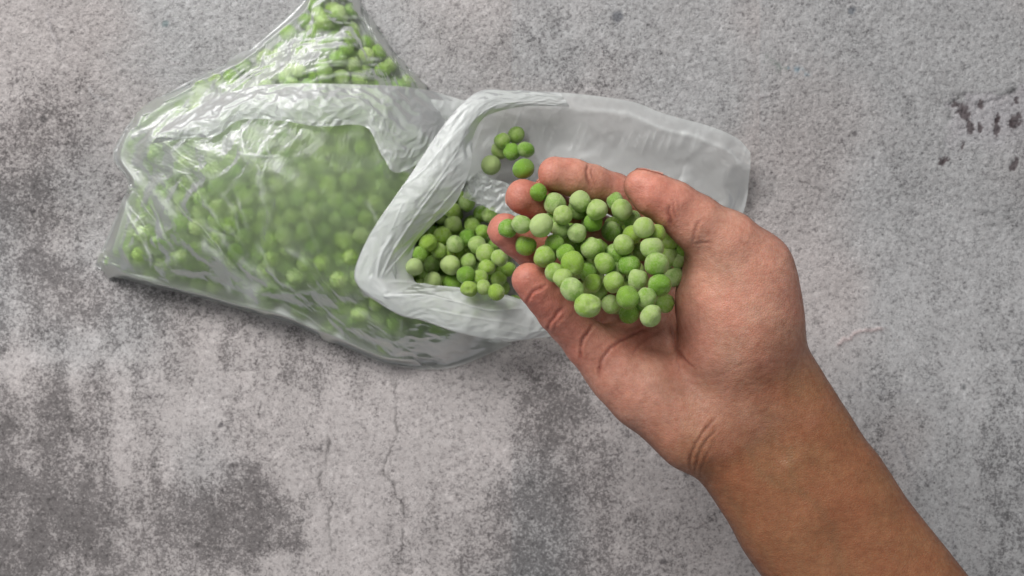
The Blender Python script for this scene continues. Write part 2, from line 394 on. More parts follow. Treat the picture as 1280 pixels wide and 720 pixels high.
# creases of the palm side: polylines in photo pixels, width px, depth mm, redness
CREASES = [
 ([(657,380),(664,368),(674,360),(685,356)], 1.5, .42, 1.0),
 ([(683,415),(688,402),(697,391),(708,383)], 1.5, .42, 1.0),
 ([(690,418),(696,404),(706,392)], 1.2, .20, .5),
 ([(727,452),(726,440),(728,427),(736,414),(745,402)], 1.6, .55, 1.0),
 ([(736,203),(734,214),(736,226),(741,236)], 1.7, .35, .9),
 ([(741,205),(740,216),(743,228)], 1.1, .18, .5),
 ([(750,478),(749,465),(753,450),(763,436),(780,424),(800,414),(820,405)], 1.7, .55, 1.0),   # heart line
 ([(791,447),(795,437),(808,425),(826,413),(838,408)], 1.3, .25, .6),
 ([(838,400),(841,420),(846,438),(858,452),(872,462)], 1.9, .6, .9),               # life line
 ([(846,438),(847,452),(852,470)], 1.3, .25, .6),
 ([(862,592),(863,575),(869,558),(878,543),(890,528),(900,517)], 1.6, .45, .7),
 ([(867,598),(869,582),(875,565),(886,549),(898,534)], 1.4, .35, .5),
 ([(873,603),(875,590),(882,572),(893,556)], 1.3, .22, .4),
 ([(836,254),(836,264),(839,275),(842,284)], 2.0, .5, .9),
 ([(841,248),(842,262),(846,276)], 1.4, .25, .6),
 ([(848,250),(849,262)], 1.2, .18, .4),
 ([(866,306),(868,293),(873,280),(880,272)], 1.6, .3, .6),
 ([(866,306),(878,303),(893,304)], 1.3, .22, .5),
 ([(848,352),(866,350),(890,356)], 1.0, .1, .2), ([(843,368),(870,370),(905,380)], 1.0, .1, .2),
 ([(885,474),(905,468),(925,457),(945,452)], 1.3, .08, .2),
 ([(885,500),(905,490),(918,478)], 1.2, .12, .3),
]
def build_hand():
    h = 1.25e-3
    lo = np.array([-0.03, -0.33, 0.066]); hi = np.array([0.30, 0.075, 0.155])
    v, q = sdf_mesh(hand_sdf, lo, hi, h)
    me = mesh_np('tmp', v, q)
    ob = bpy.data.objects.new('tmp', me); COL.objects.link(ob)
    m = ob.modifiers.new('s', 'SUBSURF'); m.levels = 1; m.render_levels = 1
    dg = bpy.context.evaluated_depsgraph_get(); ev = ob.evaluated_get(dg)
    me2 = bpy.data.meshes.new_from_object(ev)
    bpy.data.objects.remove(ob); bpy.data.meshes.remove(me)
    me2.name = 'hand_skin'
    n = len(me2.vertices); co = np.empty(n * 3, np.float32); me2.vertices.foreach_get('co', co)
    p = co.reshape(-1, 3).astype(float)
    g, d = sdf_grad(p, with_d=True); p = p - g * d[:, None] * 0.95
    d = hand_sdf(p); p = p - g * d[:, None] * 0.9
    g = sdf_grad(p)
    # orientation: outward normals
    x, y = to_px(p)
    up = sstep(-0.15, 0.35, g[:, 2])
    disp = np.zeros(n); red = np.zeros(n)
    wx = (fbm(x, y, 9, 2, 5) - .5) * 3.2; wy = (fbm(x, y, 9, 2, 9) - .5) * 3.2
    for pts, w, dep, r in CREASES:
        c = spline(pts, 24)
        dd, t = polydist(x + wx, y + wy, c)
        fade = sstep(0, .18, t) * (1 - sstep(.75, 1.0, t)) * .85 + .15
        core = np.exp(-(dd / w) ** 2); lip = np.exp(-((dd - 2.6 * w) / (1.6 * w)) ** 2)
        disp += (-1.1 * dep * core + dep * .34 * lip) * fade * up * MM
        red += r * fade * up * np.exp(-(dd / (w * 1.15)) ** 2) * .8
    # unevenness of flesh
    disp += (fbm(x, y, 55, 3, 3) - .5) * .9 * MM * up
    wr = sstep(880, 990, x) * 0 + 1
    fine = (np.abs(fbm(x * 1.0 + y * .35, y * 1.7 - x * .2, 13, 3, 77) - .5))
    disp += (fine - .12) * .35 * MM * up
    p2 = p + g * disp[:, None]
    me2.vertices.foreach_set('co', p2.astype(np.float32).ravel()); me2.update(); me2.shade_smooth()
    # skin tone, in linear colour
    along = ((x - 940) * .55 + (y - 520) * .83)            # px along the arm from the wrist
    palm = np.array(srgb(212, 157, 135)); tip = np.array(srgb(200, 127, 110)); arm = np.array(srgb(158, 108, 76)); back = np.array(srgb(112, 70, 52))
    wob = (fbm(x, y, 60, 4, 31) - .5)
    ta = sstep(-130, 60, along + wob * 110 - sstep(880, 990, x) * 5)
    tt = sstep(770, 650, x + wob * 60) * (along < 0)
    c = palm * (1 - ta[:, None]) + arm * ta[:, None]
    # thumb tip and finger tips are redder
    dth, _ = polydist(x, y, [(785, 225), (835, 255)])
    tt = np.maximum(tt * .9, .55 * np.exp(-(dth / 40) ** 2))
    # the root pads, pinker
    dp, _ = polydist(x, y, [(745, 440), (800, 412)])
    tt = np.maximum(tt, .45 * np.exp(-(dp / 28) ** 2))
    c = c * (1 - tt[:, None]) + tip * tt[:, None]
    # back and flank of the hand: browner skin, plus edge shading painted into the tone
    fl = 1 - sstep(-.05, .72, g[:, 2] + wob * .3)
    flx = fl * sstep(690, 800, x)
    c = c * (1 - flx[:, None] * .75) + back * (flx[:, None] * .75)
    # mottle of the flesh
    mot = fbm(x, y, 22, 4, 8) - .5; mot2 = fbm(x, y, 48, 3, 88) - .5
    c = c * (1 + mot[:, None] * .26) * (1 + (fbm(x, y, 7, 3, 66) - .5)[:, None] * .14)
    c[:, 1:] *= (1 - np.clip(mot2, -.3, .3)[:, None] * .28)
    # a yellowish callus-like pale patch at the heel of the thumb
    r_ = np.clip(red, 0, 1)[:, None]
    for vpts in ([(905,610),(930,650),(950,690),(985,740)], [(985,560),(1000,610),(1040,660),(1060,720)], [(930,560),(950,590),(985,610)]):
        dv, tv = polydist(x + (fbm(x, y, 30, 2, 14) - .5) * 20, y, vpts); vv_ = np.exp(-(dv / 6.0) ** 2)[:, None] * up[:, None] * .10
        c = c * (1 - vv_ * np.array([1.0, .3, .2]))
    fr_ = np.exp(-((np.abs(fbm(x, y, 34, 3, 15) - .5)) / .02) ** 2)[:, None] * .07
    c = c * (1 - fr_ * np.array([.6, 1.0, 1.0])) * (1 - r_ * np.array([.34, .50, .50]))
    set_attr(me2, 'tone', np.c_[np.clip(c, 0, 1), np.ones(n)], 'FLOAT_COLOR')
    return me2
m_skin, nt = new_mat('skin')
at = N(nt, 'ShaderNodeAttribute', attribute_name='tone')
tc = N(nt, 'ShaderNodeTexCoord').outputs['Object']
fine = noise(nt, tc, 1500, 3, .6); med = noise(nt, tc, 420, 3, .55); 
vor = N(nt, 'ShaderNodeTexVoronoi', feature='DISTANCE_TO_EDGE'); vor.inputs['Scale'].default_value = 900; nt.links.new(tc, vor.inputs['Vector'])
colr = mixc(nt, ramp(nt, med, .3, .75), at.outputs['Color'], (0.86, 0.78, 0.74, 1), 'MULTIPLY')
colr = mixc(nt, ramp(nt, fine, .35, .7), colr, (0.93, 0.9, 0.9, 1), 'MULTIPLY')
bs = N(nt, 'ShaderNodeBsdfPrincipled'); nt.links.new(colr, bs.inputs['Base Color'])
bs.inputs['Subsurface Weight'].default_value = .35
bs.inputs['Subsurface Radius'].default_value = (1.0, .35, .18); bs.inputs['Subsurface Scale'].default_value = .0035
nt.links.new(ramp(nt, med, .25, .8, .40, .62), bs.inputs['Roughness']); bs.inputs['Specular IOR Level'].default_value = .38
hh = math_node(nt, 'ADD', math_node(nt, 'MULTIPLY', fine, .5), math_node(nt, 'ADD', math_node(nt, 'MULTIPLY', med, .8), math_node(nt, 'MULTIPLY', ramp(nt, vor.outputs['Distance'], 0, .25), .35)))
bp = N(nt, 'ShaderNodeBump'); bp.inputs['Strength'].default_value = .5; bp.inputs['Distance'].default_value = .00032
nt.links.new(hh, bp.inputs['Height']); nt.links.new(bp.outputs[0], bs.inputs['Normal'])
out = N(nt, 'ShaderNodeOutputMaterial'); nt.links.new(bs.outputs[0], out.inputs[0])
m_nail, nt = new_mat('nail')
bs = N(nt, 'ShaderNodeBsdfPrincipled'); tc = N(nt, 'ShaderNodeTexCoord').outputs['Object']
nt.links.new(mixc(nt, noise(nt, tc, 300, 3), (*srgb(205, 140, 125), 1), (*srgb(222, 170, 150), 1)), bs.inputs['Base Color'])
bs.inputs['Roughness'].default_value = .32; bs.inputs['Subsurface Weight'].default_value = .1; bs.inputs['Subsurface Scale'].default_value = .002
out = N(nt, 'ShaderNodeOutputMaterial'); nt.links.new(bs.outputs[0], out.inputs[0])

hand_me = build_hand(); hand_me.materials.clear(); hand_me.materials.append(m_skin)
hand = link(bpy.data.objects.new('person', hand_me))
tag(hand, 'bare right hand and forearm, palm up and cupped, holding a heap of green peas', 'person')
def nail(tipj, nextj, out_dir, wid, length):
    """a curved nail plate projected on the back of a finger tip"""
    a, ra = tipj; b, rb = nextj
    ax = a - b; ax /= np.linalg.norm(ax)
    o = out_dir - ax * (out_dir @ ax); o /= np.linalg.norm(o); s = np.cross(ax, o)
    nu, nv = 13, 9
    U, V = np.meshgrid(np.linspace(-1, 1, nu), np.linspace(-1, 1, nv), indexing='ij')
    ang = U * wid; L = V * length * (1 - .22 * U ** 2 * (V > 0)) + ra * .12
    pts = a + ax * L[..., None] + (o * np.cos(ang)[..., None] + s * np.sin(ang)[..., None]) * ra * 1.0
    p = pts.reshape(-1, 3)
    for _ in range(4):
        d = hand_sdf(p); p = p - sdf_grad(p) * (d - .25 * MM)[:, None]
    g = sdf_grad(p)
    top = p + g * .22 * MM; bot = p - g * .8 * MM
    f = grid_faces(nu, nv); k = nu * nv
    rim = [(i * nv, 0) for i in range(0)]
    edge = [(i * nv) for i in range(nu)] + [(nu - 1) * nv + j for j in range(1, nv)] + [i * nv + nv - 1 for i in range(nu - 2, -1, -1)] + [j for j in range(nv - 2, 0, -1)]
    sd = [(e, edge[(i + 1) % len(edge)], edge[(i + 1) % len(edge)] + k, e + k) for i, e in enumerate(edge)]
    me = mesh_np('fingernail', np.vstack([top, bot]), np.vstack([f, f[:, ::-1] + k, np.array(sd)]), m_nail)
    return link(bpy.data.objects.new('fingernail', me), hand)
nail(THUMB[0], THUMB[1], np.array([.25, 1.0, -.30]), .80, 5.6 * MM)
for k in ('index', 'middle', 'ring', 'pinky'):
    nail(FINGERS[k][0], FINGERS[k][1], np.array([0, 0, -1.0]), .85, 5.2 * MM)
print('hand', time.time() - T0, len(hand_me.vertices))
# ================= peas =================
m_pea, nt = new_mat('frozen_pea')
pc = N(nt, 'ShaderNodeAttribute', attribute_name='pc'); rn = N(nt, 'ShaderNodeAttribute', attribute_name='rnd')
oi = N(nt, 'ShaderNodeObjectInfo')
rnd = math_node(nt, 'FRACT', math_node(nt, 'ADD', oi.outputs['Random'], rn.outputs['Fac']))
off = N(nt, 'ShaderNodeCombineXYZ')
for k, v in enumerate((37.0, 91.0, 17.0)): nt.links.new(math_node(nt, 'MULTIPLY', rnd, v), off.inputs[k])
va = N(nt, 'ShaderNodeVectorMath', operation='ADD'); nt.links.new(pc.outputs['Vector'], va.inputs[0]); nt.links.new(off.outputs[0], va.inputs[1]); vec = va.outputs[0]
rnd2 = math_node(nt, 'FRACT', math_node(nt, 'MULTIPLY', rnd, 7.31)); rnd3 = math_node(nt, 'FRACT', math_node(nt, 'MULTIPLY', rnd, 23.7))
nb = noise(nt, vec, 1.0, 4, .6, .3); nf = noise(nt, vec, 5.5, 4, .7); ns = noise(nt, vec, 22, 2, .6)
g = mixc(nt, rnd2, (*srgb(114, 164, 36), 1), (*srgb(160, 194, 70), 1))
g = mixc(nt, ramp(nt, nf, .35, .7), g, (.80, .86, .70, 1), 'MULTIPLY')
fr = math_node(nt, 'ADD', math_node(nt, 'ADD', math_node(nt, 'MULTIPLY', nb, 1.1), math_node(nt, 'MULTIPLY', nf, .75)), math_node(nt, 'ADD', math_node(nt, 'MULTIPLY', rnd3, .36), N(nt, 'ShaderNodeAttribute', attribute_type='OBJECT', attribute_name='frost').outputs['Fac']))
fm = ramp(nt, fr, .92, 1.38, .05, .66)
g = mixc(nt, fm, g, (*srgb(201, 214, 156), 1))
g = mixc(nt, ramp(nt, ns, .62, .8, 0, .35), g, (*srgb(216, 224, 190), 1))
bs = N(nt, 'ShaderNodeBsdfPrincipled'); nt.links.new(g, bs.inputs['Base Color'])
nt.links.new(ramp(nt, fm, 0, .6, .26, .62), bs.inputs['Roughness'])
bs.inputs['Specular IOR Level'].default_value = .4
bs.inputs['Subsurface Weight'].default_value = .18; bs.inputs['Subsurface Radius'].default_value = (.8, 1.0, .25); bs.inputs['Subsurface Scale'].default_value = .0018
bs.inputs['Sheen Weight'].default_value = .10; bs.inputs['Sheen Roughness'].default_value = .45; bs.inputs['Sheen Tint'].default_value = (.85, 1, .8, 1)
bp = N(nt, 'ShaderNodeBump'); bp.inputs['Distance'].default_value = .0009; bp.inputs['Strength'].default_value = .7
nt.links.new(math_node(nt, 'ADD', math_node(nt, 'MULTIPLY', nf, .7), math_node(nt, 'MULTIPLY', ns, .35)), bp.inputs['Height']); nt.links.new(bp.outputs[0], bs.inputs['Normal'])
out = N(nt, 'ShaderNodeOutputMaterial'); nt.links.new(bs.outputs[0], out.inputs[0])

def ico(sub):
    bm = bmesh.new(); bmesh.ops.create_icosphere(bm, subdivisions=sub, radius=1.0)
    v = np.array([w.co[:] for w in bm.verts]); f = np.array([[w.index for w in q.verts] for q in bm.faces]); bm.free(); return v, f
ICO3, ICO2 = ico(4), ico(2)
def n3(v, s, seed):
    r = np.random.RandomState(seed); out = 0
    for _ in range(9):
        k = r.normal(size=3) * s; out = out + np.sin(v @ k + r.uniform(0, 6.28))
    return out / 9
def pea_shape(v, seed, dent=0.0, wrinkle=0.0, sx=1.0, sz=1.0):
    r = np.random.RandomState(seed)
    rad = 1 + .10 * n3(v, 1.5, seed) + .05 * n3(v, 3.2, seed + 1) + .014 * n3(v, 9, seed + 2)
    for _ in range(3):
        c = r.normal(size=3); c /= np.linalg.norm(c); a = r.uniform(.05, .13)
        rad = rad - a * np.exp(-((1 - v @ c) / r.uniform(.07, .2)) ** 2)
    if dent:
        c = np.array([.25, .15, .95]); c /= np.linalg.norm(c); rad = rad - dent * np.exp(-((1 - v @ c) / .05) ** 2)
        a = np.arctan2(v @ np.array([0, 1, 0]), v @ np.array([1, 0, 0]))
        rad = rad + wrinkle * np.cos(5 * a + 2 * v[:, 2]) * np.exp(-((v @ c - .86) / .14) ** 2)
    if wrinkle: rad = rad + wrinkle * .5 * np.abs(n3(v, 6, seed + 5))
    return v * rad[:, None] * np.array([sx, 1.0, sz])
SHAPES = [(1,0,.04,1,1),(2,.05,.06,1.05,.95),(3,0,.05,.96,1),(4,.09,.03,1,.95),(5,0,.05,1.09,1),(6,0,.08,1,1.02),(7,.05,.0,1.02,.93),(8,.10,.03,1.0,1.06),(9,.12,.05,1.04,.95)]
def pea_mesh(k):
    sd, de, wr, sx, sz = SHAPES[k]
    v = pea_shape(ICO3[0], sd, de, wr, sx, sz)
    me = mesh_np('pea', v, ICO3[1], m_pea)
    a = me.attributes.new('pc', 'FLOAT_VECTOR', 'POINT'); a.data.foreach_set('vector', v.astype(np.float32).ravel())
    set_attr(me, 'rnd', np.zeros(len(v)))
    return me
PEA_ME = [pea_mesh(k) for k in range(len(SHAPES))]
rs = np.random.RandomState(11)
def rand_rot(limit=None):
    q = rs.normal(size=4); q /= np.linalg.norm(q)
    from mathutils import Quaternion
    return Quaternion(q)
def add_pea(p, r, label, group, shape=None, rot=None, frost=None):
    o = bpy.data.objects.new('pea', PEA_ME[int(rs.randint(len(SHAPES))) if shape is None else shape])
    o.location = p; o.scale = (r, r, r); o.rotation_mode = 'QUATERNION'
    o.rotation_quaternion = rand_rot() if rot is None else rot
    if frost is None: frost = .30 if 'pale' in label else (-.14 if 'bright' in label else 0.0)
    o['frost'] = frost
    COL.objects.link(o); tag(o, label, 'pea', group)
    return o
CAMP = np.array([0, 0, CAM_H])
def ray(px, py):
    d = np.array([(px - 640) / FPX, (360 - py) / FPX, -1.0]); return d / np.linalg.norm(d)
def rest_on_ray(px, py, r, balls, hand_too=True, floor=0.0, squeeze=.93):
    """slide a pea down its line of sight until it touches the hand, a pea or the table"""
    d = ray(px, py); t = (CAM_H - floor - r) / -d[2]
    if hand_too:
        s = .36
        for _ in range(60):
            q = CAMP + d * s; e = float(hand_sdf(q[None])[0]) - r * .93
            if e < 5e-5: t = min(t, s); break
            s += e * .95
            if s > t: break
    for (c, rc) in balls:
        m = CAMP - c; b = m @ d; cc = m @ m - ((r + rc) * squeeze) ** 2; disc = b * b - cc
        if disc > 0:
            tt = -b - math.sqrt(disc)
            if tt > 0: t = min(t, tt)
    return CAMP + d * t

HAND_PEAS = """
290 352 27;388 332 28;505 325 28;505 368 28;372 480 28;452 425 27;577 365 27;405 540 26;475 430 27;600 480 26;530 420 26;455 480 26
130 351 25;172 338 25;186 401 34;232 340 39;272 276 36;297 310 31;349 268 34;455 268 28;399 293 33;474 294 32;340 362 31;272 396 31;240 434 35
386 409 40;443 358 34;478 399 33;540 347 32;305 425 28;326 455 37;422 455 34;497 460 34;565 407 34;577 456 37;620 385 28;618 432 27;645 442 28
662 410 20;272 482 29;295 500 27;325 532 34;370 580 39;388 513 29;450 512 34;522 502 34;587 519 35;548 557 27;440 577 30;495 605 33;490 555 34
562 612 32;603 575 28;630 495 22
"""
hp = [[float(w) for w in t.split()] for ln in HAND_PEAS.strip().split('\n') for t in ln.split(';')]
hand_balls = []
# a hidden first layer in the hollow of the palm
LAYER0 = [(738, 278), (722, 262), (745, 262), (768, 283), (785, 292), (764, 272), (731, 320), (746, 331), (718, 310)]
for a in range(9):
    for b in range(5):
        px = 672 + a * 20 + b * 6 + rs.uniform(-3, 3); py = 268 + a * 11.5 + b * 25 - a * b * .9 + rs.uniform(-3, 3)
        LAYER0.append((px, py))
for px, py in LAYER0:
    r = 4.2 * MM
    p = rest_on_ray(px, py, r, hand_balls, True, .0905)
    if p[2] > .1165 or not (py < 385 - max(0, px - 800) * .5 and py > 250 and px < 838 and py < 300 + (px - 650) * .85): continue
    hand_balls.append((p, r))
nf0 = len(hand_balls)
hb_px = []
for u, v, rr in hp:
    px, py = 580 + u / 2.4, 140 + v / 2.4
    r = (max(rr, 30) * .8 + 32 * .2) * .95 / 2.4 * .432 / FPX
    p = rest_on_ray(px, py, r, hand_balls, True, .0905)
    if u > 595 and p[2] > .1135:            # wedged under the swell at the root of the thumb
        zz = .1135 + .002 * (u % 3) / 3; p = CAMP + (p - CAMP) * (CAM_H - zz) / (CAM_H - p[2]); r *= (CAM_H - zz) / .432
    hand_balls.append((p, r)); hb_px.append((px, py, rr))
ORD = ['first', 'second', 'third', 'fourth', 'fifth', 'sixth', 'seventh', 'eighth', 'ninth', 'tenth', 'eleventh', 'twelfth']
def row_labels(pts, step, where, noun):
    """a place in the photo for each of many look-alikes: row from the top, then place from the left"""
    pts = [(float(x), float(y)) for x, y in pts]; y0 = min(y for _, y in pts)
    rows = {}
    for i, (x, y) in enumerate(pts): rows.setdefault(int((y - y0) // step), []).append((x, i))
    out = {}
    for rn_, key in enumerate(sorted(rows)):
        for cn, (x, i) in enumerate(sorted(rows[key])):
            out[i] = '%s, %s from the left in the %s row down %s' % (noun(i), ORD[cn], ORD[rn_], where)
    return out
SPECIAL = {
 (370,580): ('large wrinkled dimpled pea at the heap edge nearest the little finger base', 8),
 (222,239): None, (130,351): ('frost-rimmed pea furthest out over the ring fingertip of the hand', 2),
 (490,555): ('bright green pea sitting on top of another at the lower edge of the heap', 4),
 (495,605): ('bright green pea directly under a stacked pea at the heap lower edge', 0),
 (562,612): ('lowest frosty green pea of the heap, right of the stacked pair', 1),
 (349,268): ('pale tall frosted pea at the upper edge of the heap against the index finger', 7),
 (474,294): ('oval pale green pea touching the tip of the thumb', 4),
 (540,347): ('round pale pea just below the thumb pad', 0),
 (232,340): ('large pale round pea at the fingertip end of the heap', 0),
}
G_H = 'frozen peas heaped in the palm'
HL = row_labels([(h[0], h[1]) for h in hp], 44, 'of the palm heap', lambda i: 'big pea' if hp[i][2] > 36 else ('small pea' if hp[i][2] < 28.5 else 'green pea'))
for i, (p, r) in enumerate(hand_balls):
    if i < nf0: add_pea(p, r, 'frosty green pea deep in the heap, mostly hidden by peas above it', G_H); continue
    u, v, rr = hp[i - nf0]
    sp = SPECIAL.get((int(u), int(v)))
    if sp: add_pea(p, r, sp[0], G_H, sp[1], rot=rand_rot() if sp[1] != 8 else Matrix.Identity(3).to_quaternion())
    else: add_pea(p, r, HL[i - nf0], G_H)
# the lone pea on the middle fingertip, and those slipping off the index fingertip
def lone(px, py, r, label, group=None, shape=None, hand_too=True, floor=0, extra=()):
    p = rest_on_ray(px, py, r, list(hand_balls) + list(extra), hand_too, floor)
    add_pea(p, r, label, group, shape); return (p, r)
lone(673, 240, 3.3 * MM, 'small bright green pea alone on the pad of the middle fingertip', None, 4)
fp = P(654, 211, .1085); add_pea(fp, 4.1 * MM, 'bright green pea tumbling off the end of the index fingertip', None, 4)

# ---------- peas in the bag ----------
BAG = [(118,333),(137,288),(152,252),(160,227),(142,198),(150,171),(172,140),(235,102),(300,70),(340,36),(378,0),(392,-22),(432,-28),(455,12),(487,60),(512,84),(532,108),(577,126),(640,160),(662,205),(660,330),(668,392),(650,418),(616,437),(564,459),(502,459),(463,448),(371,408),(327,395),(244,371),(157,349)]
PACK = [(118,333),(137,288),(152,252),(160,227),(142,198),(150,171),(172,140),(235,102),(300,70),(340,36),(378,0),(392,-22),(432,-28),(455,12),(487,60),(512,84),(532,108),(545,150),(562,205),(585,236),(655,262),(662,330),(668,392),(640,405),(600,420),(560,440),(502,452),(463,444),(371,408),(327,395),(244,371),(157,349)]
MOUTH = [(612,225),(560,262),(518,304),(514,356),(600,368),(664,380),(664,240)]
def in_poly(x, y, poly):
    x = np.asarray(x, float); y = np.asarray(y, float); c = np.zeros(x.shape, bool); n = len(poly)
    for i in range(n):
        (x1, y1), (x2, y2) = poly[i], poly[(i + 1) % n]
        m = ((y1 > y) != (y2 > y)) & (x < (x2 - x1) * (y - y1) / (y2 - y1 + 1e-12) + x1)
        c ^= m
    return c
def edge_dist(x, y, poly):
    d, _ = polydist(np.asarray(x, float), np.asarray(y, float), list(poly) + [poly[0]])
    return np.where(in_poly(x, y, poly), d, -d)
def env(px, py):
    d = edge_dist(px, py, PACK)
    # heaped to about 3 cm in the middle; thinner at the seal and towards the mouth
    h = 31 * MM * (1 - np.exp(-np.clip(d - 4, 0, None) / 34.0))
    h = np.where(d < 4, 0, np.maximum(h, 11 * MM * sstep(4, 9, d)))
    far = sstep(590, 560, px)
    h = h * (.62 + .38 * far)
    return np.where(edge_dist(px, py, MOUTH) > -2, np.minimum(h, 15 * MM), h)
ballp = np.zeros((1500, 3)); ballr = np.zeros(1500); nb_ = 0
def rest_z(x, y, r):
    if nb_ == 0: return r
    d2 = (ballp[:nb_, 0] - x) ** 2 + (ballp[:nb_, 1] - y) ** 2; R = (ballr[:nb_] + r) * .97
    m = d2 < R * R
    return max(r, float((ballp[:nb_, 2][m] + np.sqrt(R[m] ** 2 - d2[m])).max())) if m.any() else r
tries = 0; miss = 0
A8 = [(math.cos(k * math.pi / 4), math.sin(k * math.pi / 4)) for k in range(8)]
while miss < 260 and nb_ < 1300 and tries < 5200:
    tries += 1
    px = rs.uniform(118, 664) if tries % 2 else rs.uniform(118, 330); py = rs.uniform(-28, 460)
    if tries % 7 == 0: px, py = rs.uniform(330, 540), rs.uniform(-28, 115)
    if edge_dist(px, py, PACK) < 12: continue
    r = rs.uniform(3.75, 4.6) * MM
    x, y, _ = P(px, py, .012); z = rest_z(x, y, r)
    for st in (2.4 * MM, 1.0 * MM):
        for _ in range(6):
            bz = z; bd = None
            for ca, sa in A8:
                zz = rest_z(x + ca * st, y + sa * st, r)
                if zz < bz - 1e-5 and float(edge_dist(*to_px(np.array([x + ca * st, y + sa * st, zz])), PACK)) > 12: bz = zz; bd = (ca, sa)
            if bd is None: break
            x += bd[0] * st; y += bd[1] * st; z = bz
    qx, qy = to_px(np.array([x, y, z]))
    dd = edge_dist(qx, qy, PACK)
    if dd < 11.5 or z + r > float(env(qx, qy)): miss += 1; continue
    ballp[nb_] = (x, y, z); ballr[nb_] = r; nb_ += 1; miss = 0
print('bag peas', nb_, tries, time.time() - T0)
bag_balls = [(ballp[i].copy(), ballr[i]) for i in range(nb_)]
MP = """330 395 42;430 480 42;530 340 42;265 385 42;215 375 44;375 105 50;455 165 48;295 150 46;405 235 46;505 175 45;300 230 50;240 290 52;465 270 44;380 300 47
160 332 52;310 340 52;435 345 52;110 395 44;480 390 54;385 435 48;560 415 50;80 465 50;182 452 52;490 470 47;282 455 58;450 525 44;370 510 52;555 535 48;185 548 52;290 560 52;390 590 46;470 580 42;540 610 48;610 480 44;600 330 44"""
mouth_n = 0
mp_balls = []
mps = [[float(w) for w in t.split()] for ln in MP.split('\n') for t in ln.split(';')]
ML = row_labels([(m[0], m[1]) for m in mps], 75, 'in the bag mouth', lambda i: 'loose green pea')
for i_, (u, v, rr) in enumerate(mps):
    px, py = 500 + u / 4.5, 230 + v / 4.5; r = rr / 4.5 * .527 / FPX
    near = [b for b in bag_balls if abs(b[0][0] - P(px, py, .02)[0]) < .02 and abs(b[0][1] - P(px, py, .02)[1]) < .02]
    p = rest_on_ray(px, py, r, near + mp_balls, False, 0, .86)
    mp_balls.append((p, r))
    lab = ML[i_]
    if (u, v) == (282, 455): lab = 'palest whitish-green pea in the middle of the bag mouth'
    if (u, v) == (80, 465): lab = 'pale pea half hidden by the left edge of the bag mouth'
    if (u, v) == (505, 175): lab = 'whitish pea beside the ring fingertip in the bag mouth'
    add_pea(p, r, lab, 'loose peas in the mouth of the bag')
# the small cluster lying on the film above the index finger
CL = [(625,188,40),(645,169,52),(628,176,52),(640,190,55),(657,187,48)]
cl_balls = []
CLF = .007
CLL = ['leftmost lower pea of the small cluster, half under its neighbours', 'topmost pea of the small cluster on the film', 'upper left pea of the small cluster on the film', 'front middle pea of the small cluster on the film', 'right hand pea of the small cluster on the film']
for (px, py, rr), cl_lab in zip(CL, CLL):
    r = max(rr, 53) / 5.143 * .54 / FPX
    p = rest_on_ray(px, py, r, cl_balls, False, CLF, .9); cl_balls.append((p, r))
    add_pea(p, r, cl_lab, 'small cluster of peas on the film')
r = 4.6 * MM; p = rest_on_ray(613.5, 206, r, cl_balls, False, CLF + .0025); cl_balls.append((p, r))
add_pea(p, r, 'single pale pea left of the small cluster, by the film edge', None, 0)

# individuals for the largest in view, the rest as one mass
used = sum(1 for o in COL.objects if o.name.split('.')[0] == 'pea')
expo = np.zeros(nb_)
for i in range(nb_):
    d = np.hypot(ballp[:nb_, 0] - ballp[i, 0], ballp[:nb_, 1] - ballp[i, 1])
    m = (ballp[:nb_, 2] > ballp[i, 2] + .5 * MM) & (d < 6.5 * MM)
    expo[i] = (np.clip(1 - d[m] / (7.5 * MM), 0, 1)).sum() + (edge_dist(*to_px(ballp[i]), MOUTH) > 0) * .6
order = np.argsort(expo)
room = 298 - used
solo = set(int(k) for k in order[:room])
sv, sf, sp_, sr = [], [], [], []; nvv = 0
for i in range(nb_):
    x, y = to_px(ballp[i])
    if i in solo:
        lab = ('pea under the clear tight film in the top corner of the bag' if y < 106 else 'pea under the folded-back milky band of the bag' if y < 160 else
               'pea seen through film near the left seam of the bag' if x < 230 else 'blurred pea under the collar beside the bag mouth' if x > 445 and y < 385 else
               'blurred pea under the slack milky film in the bag middle' if y < 300 else 'pea through thin film at the lower right of the bag' if x > 400 else 'pea seen through film along the lower seam of the bag')
        add_pea(ballp[i], ballr[i], lab, 'peas packed inside the bag')
    else:
        q = np.array(rand_rot().to_matrix()); sh = pea_shape(ICO2[0], i + 50)
        sv.append(sh @ q.T * ballr[i] + ballp[i]); sf.append(ICO2[1] + nvv); sp_.append(sh); sr.append(np.full(len(sh), rs.uniform())); nvv += len(sh)
if sv:
    me = mesh_np('pea_mass', np.vstack(sv), np.vstack(sf), m_pea)
    a = me.attributes.new('pc', 'FLOAT_VECTOR', 'POINT'); a.data.foreach_set('vector', np.vstack(sp_).astype(np.float32).ravel())
    set_attr(me, 'rnd', np.concatenate(sr))
    tag(link(bpy.data.objects.new('pea_mass', me)), 'deeper green peas filling the bag below the visible ones', 'peas', None, 'stuff')
print('peas', used, room, time.time() - T0)
